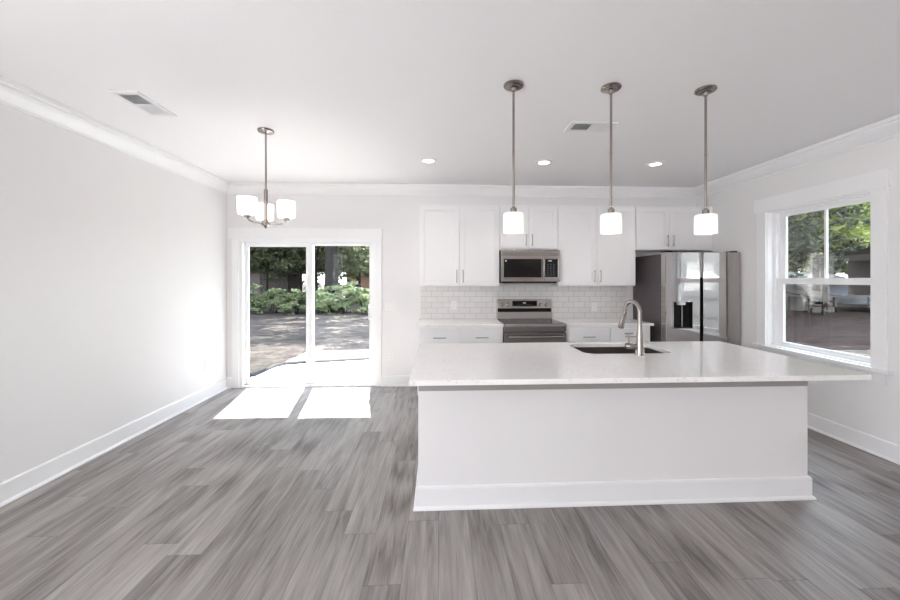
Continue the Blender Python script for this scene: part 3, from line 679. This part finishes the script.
def vent(cx, cy, lx, ly, label, split):
    """two-way register: two banks of louvers leaning away from each other"""
    t = thing('ceiling_vent', label, 'ceiling vent', (cx, cy, H-.014), 'white two-way ceiling vents')
    z0, z1 = H-.012, H-.0005
    x0, x1, y0, y1 = cx-lx/2, cx+lx/2, cy-ly/2, cy+ly/2; m = .026
    if split == 'y': banks = ((x0+m, x1-m, y0+m+.008, cy-.006), (x0+m, x1-m, cy+.006, y1-m-.008))
    else: banks = ((x0+m+.008, cx-.006, y0+m, y1-m), (cx+.006, x1-m-.008, y0+m, y1-m))
    fm = MB(); b0, b1 = banks
    fm.box(x0, b0[0], y0, y1, z0, z1).box(b1[1], x1, y0, y1, z0, z1)
    fm.box(b0[0], b1[1], y0, b0[2], z0, z1).box(b0[0], b1[1], b1[3], y1, z0, z1)
    if split == 'y': fm.box(b0[0], b1[1], b0[3], b1[2], z0, z1)
    else: fm.box(b0[1], b1[0], b0[2], b1[3], z0, z1)
    fm.build('frame', 'vent_white', t)
    for k, b in enumerate(banks):
        MB().box(b[0], b[1], b[2], b[3], z1-.0015, z1-.0005).build('duct_opening', 'vent_dark', t)
        q = MB(); n = 11; s = 1 if k == 0 else -1
        for i in range(n):
            if split == 'y':
                y = b[2] + (b[3]-b[2])*(i+.5)/n; hw = .0052
                q.hexa([(b[0], y-hw*s, z0+.0005), (b[0], y-hw*s+.0012, z0), (b[0], y+hw*s+.0012, z1-.003), (b[0], y+hw*s, z1-.002)], [(b[1], y-hw*s, z0+.0005), (b[1], y-hw*s+.0012, z0), (b[1], y+hw*s+.0012, z1-.003), (b[1], y+hw*s, z1-.002)])
            else:
                x = b[0] + (b[1]-b[0])*(i+.5)/n; hw = .0052
                q.hexa([(x-hw*s, b[2], z0+.0005), (x-hw*s+.0012, b[2], z0), (x+hw*s+.0012, b[2], z1-.003), (x+hw*s, b[2], z1-.002)], [(x-hw*s, b[3], z0+.0005), (x-hw*s+.0012, b[3], z0), (x+hw*s+.0012, b[3], z1-.003), (x+hw*s, b[3], z1-.002)])
        q.build('louvers', 'vent_white', t)
vent(-2.135, 2.815, .188, .382, 'white ceiling vent near the left wall, before the chandelier', 'y')
vent(1.275, 3.062, .385, .188, 'white ceiling vent behind the middle pendant light', 'x')

# ------------------------------------------------------------------ outdoors
random.seed(7)
GZ = -.16
gm = MB(); gm.box(-70, 110, D+T+.001, 110, GZ-.2, GZ); gm.box(XR+T+.001, 110, -60, D+T+.001, GZ-.2, GZ)
gm.build('ground', 'ground', **st)
MB().slab([[(-2.95, D+T+.01), (-2.99, 6.07), (-2.98, 6.5), (-2.94, 6.78), (-2.82, 6.95), (-2.45, 7.035), (-1.32, 7.28), (.4, 7.55), (.4, D+T+.01)]], 'z', GZ, -.10).build('patio_slab', 'concrete', None, 'pale concrete patio slab just outside the glass door', 'patio', kind='structure', bevel=.01)
MB().slab([[(-2.93, 6.90), (-2.84, 8.15), (-2.2, 8.30), (.4, 8.34), (.4, 7.60), (-1.32, 7.33), (-2.45, 7.085), (-2.80, 7.0)]], 'z', GZ, -.115).build('walkway_slab', 'concrete', None, 'pale concrete slab beyond the patio joint', 'walkway', kind='structure', bevel=.01)

MB().tube([(-2.99, 6.10, -.118), (-2.96, 6.45, -.118), (-2.91, 6.76, -.115), (-2.82, 6.93, -.112), (-2.45, 7.055, -.108), (-1.32, 7.305, -.108), (.4, 7.575, -.108)], .055, 10).build('expansion_joint', 'tire', None, 'dark curved joint strip between the two pale patio slabs', 'joint')

def leaves(blobs, n, size, seed, per=45, sp=.13):
    rnd = random.Random(seed); bm = bmesh.new(); wsum = [b[3]*b[4]*b[5] for b in blobs]
    for b, wgt in zip(blobs, wsum):
        k = int(n*wgt/sum(wsum))
        # clumps inside each blob, leaves around the clumps
        clumps = [Vector((rnd.gauss(0, .5), rnd.gauss(0, .5), rnd.gauss(0, .5))) for _ in range(max(6, k//per))]
        for _ in range(k):
            c = rnd.choice(clumps); v = c + Vector((rnd.gauss(0, sp), rnd.gauss(0, sp), rnd.gauss(0, sp*.8)))
            p = Vector((b[0]+v.x*b[3], b[1]+v.y*b[4], b[2]+v.z*b[5])); s = size*rnd.uniform(.6, 1.3)
            u = Vector((rnd.uniform(-1, 1), rnd.uniform(-1, 1), rnd.uniform(-.5, .5))).normalized()
            w_ = u.cross(Vector((rnd.uniform(-1, 1), rnd.uniform(-1, 1), rnd.uniform(-1, 1)))).normalized()
            q = [p-u*s, p+w_*s*.45, p+u*s, p-w_*s*.45]
            bm.faces.new([bm.verts.new(x) for x in q])
    mb = MB(); mb.bm.free(); mb.bm = bm; return mb
def tree(x, y, r, h, blobs, n, size, seed, leafm, label, lean=0.0, group=None, per=45, sp=.13):
    t = thing('tree', label, 'tree', (x, y, GZ), group)
    rnd = random.Random(seed*3+1); pts = []; rad = []
    for i in range(9):
        a = i/8; pts.append((x+lean*a*a*h*.2+rnd.uniform(-.05, .05)*h*.1*a, y+rnd.uniform(-.05, .05)*h*.1*a, GZ-.05+h*a)); rad.append(r*(1.25 if i == 0 else 1)*(1-.75*a))
    tk = MB().tube(pts, rad, 14)
    for k in range(5):
        i = 3+k; p = Vector(pts[i]); a = rnd.uniform(0, 2*PI); L_ = h*.28
        tk.tube([p, p+Vector((math.cos(a)*L_*.5, math.sin(a)*L_*.5, L_*.28)), p+Vector((math.cos(a)*L_, math.sin(a)*L_, L_*.45))], [rad[i]*.5, rad[i]*.3, rad[i]*.1], 8)
    tk.build('trunk', 'bark', t, smooth=True)
    bl = [(x+b[0], y+b[1], GZ+b[2], b[3], b[4], b[5]) for b in blobs]
    leaves(bl, n, size, seed, per, sp).build('crown', leafm, t)
    return t
big = [(0, 0, 8.5, 3.6, 3.0, 2.6), (-2.2, .5, 6.2, 2.2, 2.0, 1.6), (2.2, -.6, 6.6, 2.2, 2.0, 1.7), (0, -1.2, 11, 2.6, 2.4, 2.2)]
T1 = tree(-5.26, 18.6, .36, 13, big, 7000, .16, 11, 'leaf', 'thick-trunked tree beyond the yard, behind the right glass door panel', group=None, per=150, sp=.10)
mid = [(0, 0, 5.0, 2.6, 1.8, 1.0), (1.8, .6, 4.4, 1.8, 1.5, .7), (-2.0, .3, 4.6, 1.9, 1.5, .8), (.2, 0, 6.6, 2.6, 2.0, 1.4)]
low = [(0, 0, 4.2, 2.6, 1.8, 1.7), (1.8, .6, 3.0, 1.8, 1.5, 1.3), (-2.0, .3, 3.2, 1.9, 1.5, 1.4), (.2, 0, 6.2, 2.6, 2.0, 1.6)]
G = 'trees at the edge of the back yard'
T2 = tree(-10.8, 20.2, .20, 9, mid, 9000, .14, 12, 'leaf_dark', 'dark leafy tree at the far left of the yard', group=G)
T3 = tree(-7.0, 21.4, .16, 9, low, 8000, .14, 13, 'leaf', 'green tree behind the shed end, left of the thick trunk', group=G)
T4 = tree(-5.4, 25.5, .18, 9, low, 5000, .14, 14, 'leaf_bright', 'sunlit yellow-green tree right of the thick trunk', group=G)
tree(-9.7, 21.6, .07, 6, [(0, 0, 3.0, 1.3, 1.0, .8), (-1.4, 0, 2.4, 1.0, .8, .6), (.9, .3, 2.5, .8, .7, .5)], 6500, .12, 51, 'leaf', 'thin loose-leaved young tree in front of the shed', group=G)
tree(-8.2, 22.6, .07, 6, [(0, 0, 3.2, 1.2, 1.0, .9), (-1.2, 0, 2.3, .9, .8, .5), (.9, .3, 2.3, .8, .7, .5)], 5200, .12, 52, 'leaf_dark', 'thin young tree in front of the shed corner', group=G)
tree(-13.5, 23, .25, 12, big, 8000, .18, 15, 'leaf_dark', 'tall dark tree behind the shed', group=G)
tree(-9.0, 27.5, .25, 12, big, 8000, .18, 16, 'leaf', 'tall green tree farthest behind the yard', group=G)
tree(-.5, 17.5, .28, 13, big, 7000, .17, 17, 'leaf', 'tall tree right of the yard, shading the pine straw', group=G, per=150, sp=.10)
tree(-9.2, 15.2, .22, 12, [(0, 0, 8.6, 3.0, 2.4, 2.0), (1.8, -.6, 6.9, 1.6, 1.6, 1.2)], 5200, .16, 18, 'leaf', 'tall tree at left whose crown overhangs the yard', group=G, per=150, sp=.10)
for k, (x, y, m_, lb) in enumerate(((-14.0, 30.5, 'leaf_dark', 'dark tree in the far row, leftmost behind the shed'), (-10.8, 31.5, 'leaf', 'green tree in the far row straight behind the shed'), (-7.4, 31.0, 'leaf_dark', 'dark tree in the far row behind the thick trunk'), (-3.2, 30.0, 'leaf', 'green tree in the far row before the brick house'), (-8.5, 25.6, 'leaf_bright', 'yellow-green tree just right of the shed'))):
    tree(x, y, .2, 10, low, 7000, .17, 60+k, m_, lb, group=G)
# leafy shrubs along the back of the yard
sb = [(0, 0, .60, .9, .6, .42), (.7, .1, .42, .6, .5, .32), (-.6, -.1, .45, .6, .5, .34), (.1, 0, .95, .5, .4, .26)]
def shrub(x, y, label):
    t = thing('shrub', label, 'shrub', (x, y, GZ), 'leafy shrubs along the back of the yard')
    leaves([(x+b[0], y+b[1], GZ+b[2], *b[3:]) for b in sb], 2200, .085, 31).build('foliage', 'leaf_bush', t)
    q = MB(); rnd = random.Random(5)
    for _ in range(7):
        a = rnd.uniform(0, 2*PI); q.tube([(x+.1*math.cos(a), y+.1*math.sin(a), GZ-.02), (x+.4*math.cos(a), y+.3*math.sin(a), GZ+.8)], [.018, .006], 6)
    q.build('stems', 'bark', t); return t
s0 = shrub(-8.9, 17.6, 'light green shrub in the back row, leftmost seen through the glass door')
spots = [(-7.75, 17.9, 1.1, 'second leafy shrub from the left in the back row'), (-6.6, 17.5, .95, 'leafy shrub in front of the shed end, left of the door middle'),
         (-5.5, 17.6, 1.05, 'leafy shrub just left of the thick tree trunk'), (-4.4, 17.9, 1.2, 'leafy shrub at the foot of the thick tree trunk'),
         (-3.4, 17.6, 1.15, 'leafy shrub right of the thick tree trunk'), (-2.3, 17.8, 1.2, 'leafy shrub at the right end of the back row'), (-10.1, 18.0, 1.1, 'leafy shrub at the left end of the back row')]
for i, (x, y, s, lb) in enumerate(spots):
    c = copy_tree(s0); c.location.x = x; c.location.y = y; c.scale = (s, s, s); c.rotation_euler.z = i*1.3; c['label'] = lb
# garden shed with pale roof edge
sh = thing('garden_shed', 'brown wooden shed with a pale sloping roof edge behind the shrubs', 'shed', (-11, 24.8, GZ))
MB().hexa([(-12.6, 24.0, GZ), (-9.5, 24.0, GZ), (-9.5, 24.0, 1.78), (-10.4, 24.0, 2.1), (-12.6, 24.0, 2.35)], [(-12.6, 26.5, GZ), (-9.5, 26.5, GZ), (-9.5, 26.5, 1.78), (-10.4, 26.5, 2.1), (-12.6, 26.5, 2.35)]).build('body', 'tan_wood', sh)
MB().hexa([(-12.7, 23.9, 2.36), (-10.4, 23.9, 2.12), (-9.42, 23.9, 1.78), (-9.36, 23.9, 1.86), (-10.36, 23.9, 2.28), (-12.7, 23.9, 2.54)], [(-12.7, 26.6, 2.36), (-10.4, 26.6, 2.12), (-9.42, 26.6, 1.78), (-9.36, 26.6, 1.86), (-10.36, 26.6, 2.28), (-12.7, 26.6, 2.54)]).build('roof', 'pale_metal', sh)
MB().box(-11.9, -11.2, 23.97, 23.998, .0, 1.8).build('door', 'grey_wood', sh)
# orange brick house far behind
hs = thing('brick_house', 'orange brick house far behind the trees, top right of the glass door', 'house', (-5, 37, GZ))
MB().box(-8.4, -1.5, 35, 41, GZ, 5.2).build('walls', 'orange_brick', hs)
MB().hexa([(-8.8, 34.5, 5.2), (-8.8, 41.5, 5.2), (-8.8, 38, 8)], [(-1, 34.5, 5.2), (-1, 41.5, 5.2), (-1, 38, 8)]).build('roof', 'roof', hs)
for k in range(3):
    wv_ = MB().box(-7.6+k*2.2, -6.4+k*2.2, 34.96, 34.99, 2.8, 4.4).build('window', 'vinyl', hs); MB().box(-7.5+k*2.2, -6.5+k*2.2, 34.93, 34.955, 2.9, 4.3).build('pane', 'black_glass', wv_)

# white clapboard house next door (also what the refrigerator reflects)
nh = thing('neighbor_house', 'white clapboard house standing close beside the right-hand window', 'house', (12, -2, GZ))
MB().box(7.6, 16, -9, 4.2, GZ, 6.0).build('walls', 'white_siding', nh)
MB().hexa([(7.2, -9.4, 6.0), (16.4, -9.4, 6.0), (11.8, -9.4, 8.6)], [(7.2, 4.6, 6.0), (16.4, 4.6, 6.0), (11.8, 4.6, 8.6)]).build('roof', 'roof', nh)

MB().slab([[(7.5, 8.2), (12, 8.0), (34, 12), (34, 34), (12, 30), (8.5, 14)]], 'z', GZ, GZ+.015).build('mulch_bed', 'mulch', **st)
# side yard seen through the right-hand window
bh = thing('brown_house', 'dark brown house with a pale porch beam beyond the side yard', 'house', (28, 21, GZ))
MB().box(25.2, 33, 17.4, 21.8, GZ, 2.55).build('walls', 'brown_siding', bh)
MB().box(24.2, 24.4, 16.6, 22.6, 2.50, 2.86).build('porch_beam', 'grey_wood', bh)
MB().hexa([(24.2, 16.6, 2.87), (24.2, 22.6, 2.87), (24.2, 19.6, 4.6)], [(33.4, 16.6, 2.87), (33.4, 22.6, 2.87), (33.4, 19.6, 4.6)]).build('roof', 'roof', bh)
for yy in (16.75, 19.6, 22.45): MB().box(24.22, 24.38, yy-.08, yy+.08, GZ, 2.495).build('post', 'grey_wood', bh)
bw = MB().box(25.15, 25.19, 18.0, 19.2, .8, 1.9).build('window', 'grey_wood', bh); MB().box(25.12, 25.145, 18.1, 19.1, .9, 1.8).build('pane', 'black_glass', bw)
mbld = thing('metal_garage', 'blue-grey metal garage with a pale roof across the side yard', 'garage', (27, 28, GZ))
MB().box(24.0, 30.5, 25.9, 31.0, GZ, 1.05).build('walls', 'blue_metal', mbld)
MB().hexa([(23.4, 25.3, 1.06), (31, 25.3, 1.06), (31, 28.5, 1.9), (23.4, 28.5, 1.9)], [(23.4, 25.3, 1.14), (31, 25.3, 1.14), (31, 28.5, 2.0), (23.4, 28.5, 2.0)]).build('roof', 'pale_metal', mbld)
MB().box(25.2, 27.2, 25.86, 25.895, GZ, .9).build('roller_door', 'pale_metal', mbld)
pl = thing('playhouse', 'small tan wooden playhouse with an open front in the side yard', 'playhouse', (18.4, 17.5, GZ))
for xx, yy in ((17.75, 17.0), (19.0, 17.0), (17.75, 18.1), (19.0, 18.1)): MB().box(xx-.05, xx+.05, yy-.05, yy+.05, GZ, .57).build('post', 'tan_wood', pl)
MB().box(17.72, 19.05, 18.12, 18.16, GZ, .56).build('back_panel', 'grey_wood', pl)
MB().box(17.72, 19.05, 16.95, 17.0, GZ, .12).build('front_rail', 'tan_wood', pl)
MB().hexa([(17.5, 16.8, .58), (19.25, 16.8, .58), (19.25, 18.3, .80), (17.5, 18.3, .80)], [(17.5, 16.8, .65), (19.25, 16.8, .65), (19.25, 18.3, .87), (17.5, 18.3, .87)]).build('roof', 'tan_wood', pl)
tr_ = thing('utility_trailer', 'dark utility trailer with white rails parked before the brown house', 'trailer', (21.3, 17, GZ))
MB().box(20.2, 23.0, 16.6, 18.0, .12, .24).build('bed', 'dark_paint', tr_)
MB().box(20.2, 23.0, 16.58, 16.62, .24, .62).build('side_panel', 'dark_paint', tr_)
MB().box(20.2, 23.0, 17.98, 18.02, .24, .62).build('side_panel', 'dark_paint', tr_)
for zz in (.28, .58): MB().box(20.2, 23.0, 16.54, 16.575, zz, zz+.07).build('side_rail', 'pale_metal', tr_)
for xx in (21.2, 22.0): MB().lathe([(.001, -.09), (.2, -.09), (.22, -.05), (.22, .05), (.2, .09), (.001, .09)], (xx, 16.65, GZ+.23), 20, 'y').build('wheel', 'tire', tr_)
G2 = 'trees in the side yard'
tree(13.6, 14.4, .13, 9, low, 8000, .13, 21, 'leaf_dark', 'dark leafy tree seen in the left half of the upper window sash', group=G2)
tree(17.2, 15.8, .10, 8, [(0, 0, 4.6, 2.0, 1.8, 1.3), (1.0, 0, 3.6, 1.3, 1.2, .8)], 5000, .12, 22, 'leaf_sun', 'slim-trunked green tree in the middle of the side yard', group=G2)
tree(21.5, 15.6, .2, 10, [(0, 0, 6.2, 2.8, 2.4, 1.2), (-1.6, 0, 5.0, 2.0, 1.8, 1.0), (1.6, 1.0, 4.8, 1.8, 1.6, 1.0)], 8000, .14, 23, 'leaf_sun', 'tall sunlit yellow-green tree above the trailer', group=G2)
tree(31.5, 28.5, .25, 10, low, 7000, .17, 24, 'leaf_bright', 'bright yellow-green tree behind the brown house', group=G2)
tree(36.5, 29.5, .25, 12, big, 7000, .2, 25, 'leaf_bright', 'tall sunlit tree far behind the brown house', group=G2)
tree(25.0, 34.5, .25, 12, big, 7000, .2, 26, 'leaf', 'tall green tree behind the metal garage', group=G2)
hi = [(0, 0, 9.5, 3.8, 3.4, 1.7), (-2.5, 1.0, 8.6, 2.4, 2.2, 1.3), (2.5, -1.0, 8.8, 2.4, 2.2, 1.3)]  # high crowns added above the view to shade the side yard
for k, (x, y, lb) in enumerate(((11.5, 18.5, 'tall tree at the left of the side yard, only its trunk in view'), (18.2, 21.5, 'tall trunk behind the playhouse'), (24.0, 22.6, 'tall tree between garage and brown house'), (35.2, 19.0, 'tall tree rising behind the brown house roof'))):
    tree(x, y, .19, 12, hi, 12000, .26, 40+k, 'leaf_dark', lb, group=G2, per=20, sp=.22)
tree(10.4, 14.6, .16, 11, [(0, 0, 7.5, 2.6, 2.2, 1.8), (.5, -1.5, 6.0, 2.0, 1.6, 1.0)], 7000, .15, 27, 'leaf_dark', 'tall tree at the near left edge of the side yard', group=G2)
for k, (x, y, lb) in enumerate(((33.0, 34.0, 'green tree straight behind the garage'), (37.5, 35.5, 'green tree behind the garage, right of the others'), (30.5, 36.5, 'green tree behind the garage, left of the others'))):
    tree(x, y, .25, 11, [(0, 0, 3.4, 3.4, 2.4, 2.0), (0, 0, 7.0, 3.4, 2.4, 2.2)], 8000, .22, 70+k, 'leaf', lb, group=G2)
tree(14.8, 20.5, .2, 10, low, 8000, .15, 28, 'leaf_dark', 'dark tree deep in the side yard behind the slim one', group=G2)
tree(19.5, 24.0, .2, 10, low, 8000, .15, 29, 'leaf', 'green tree left of the metal garage', group=G2)
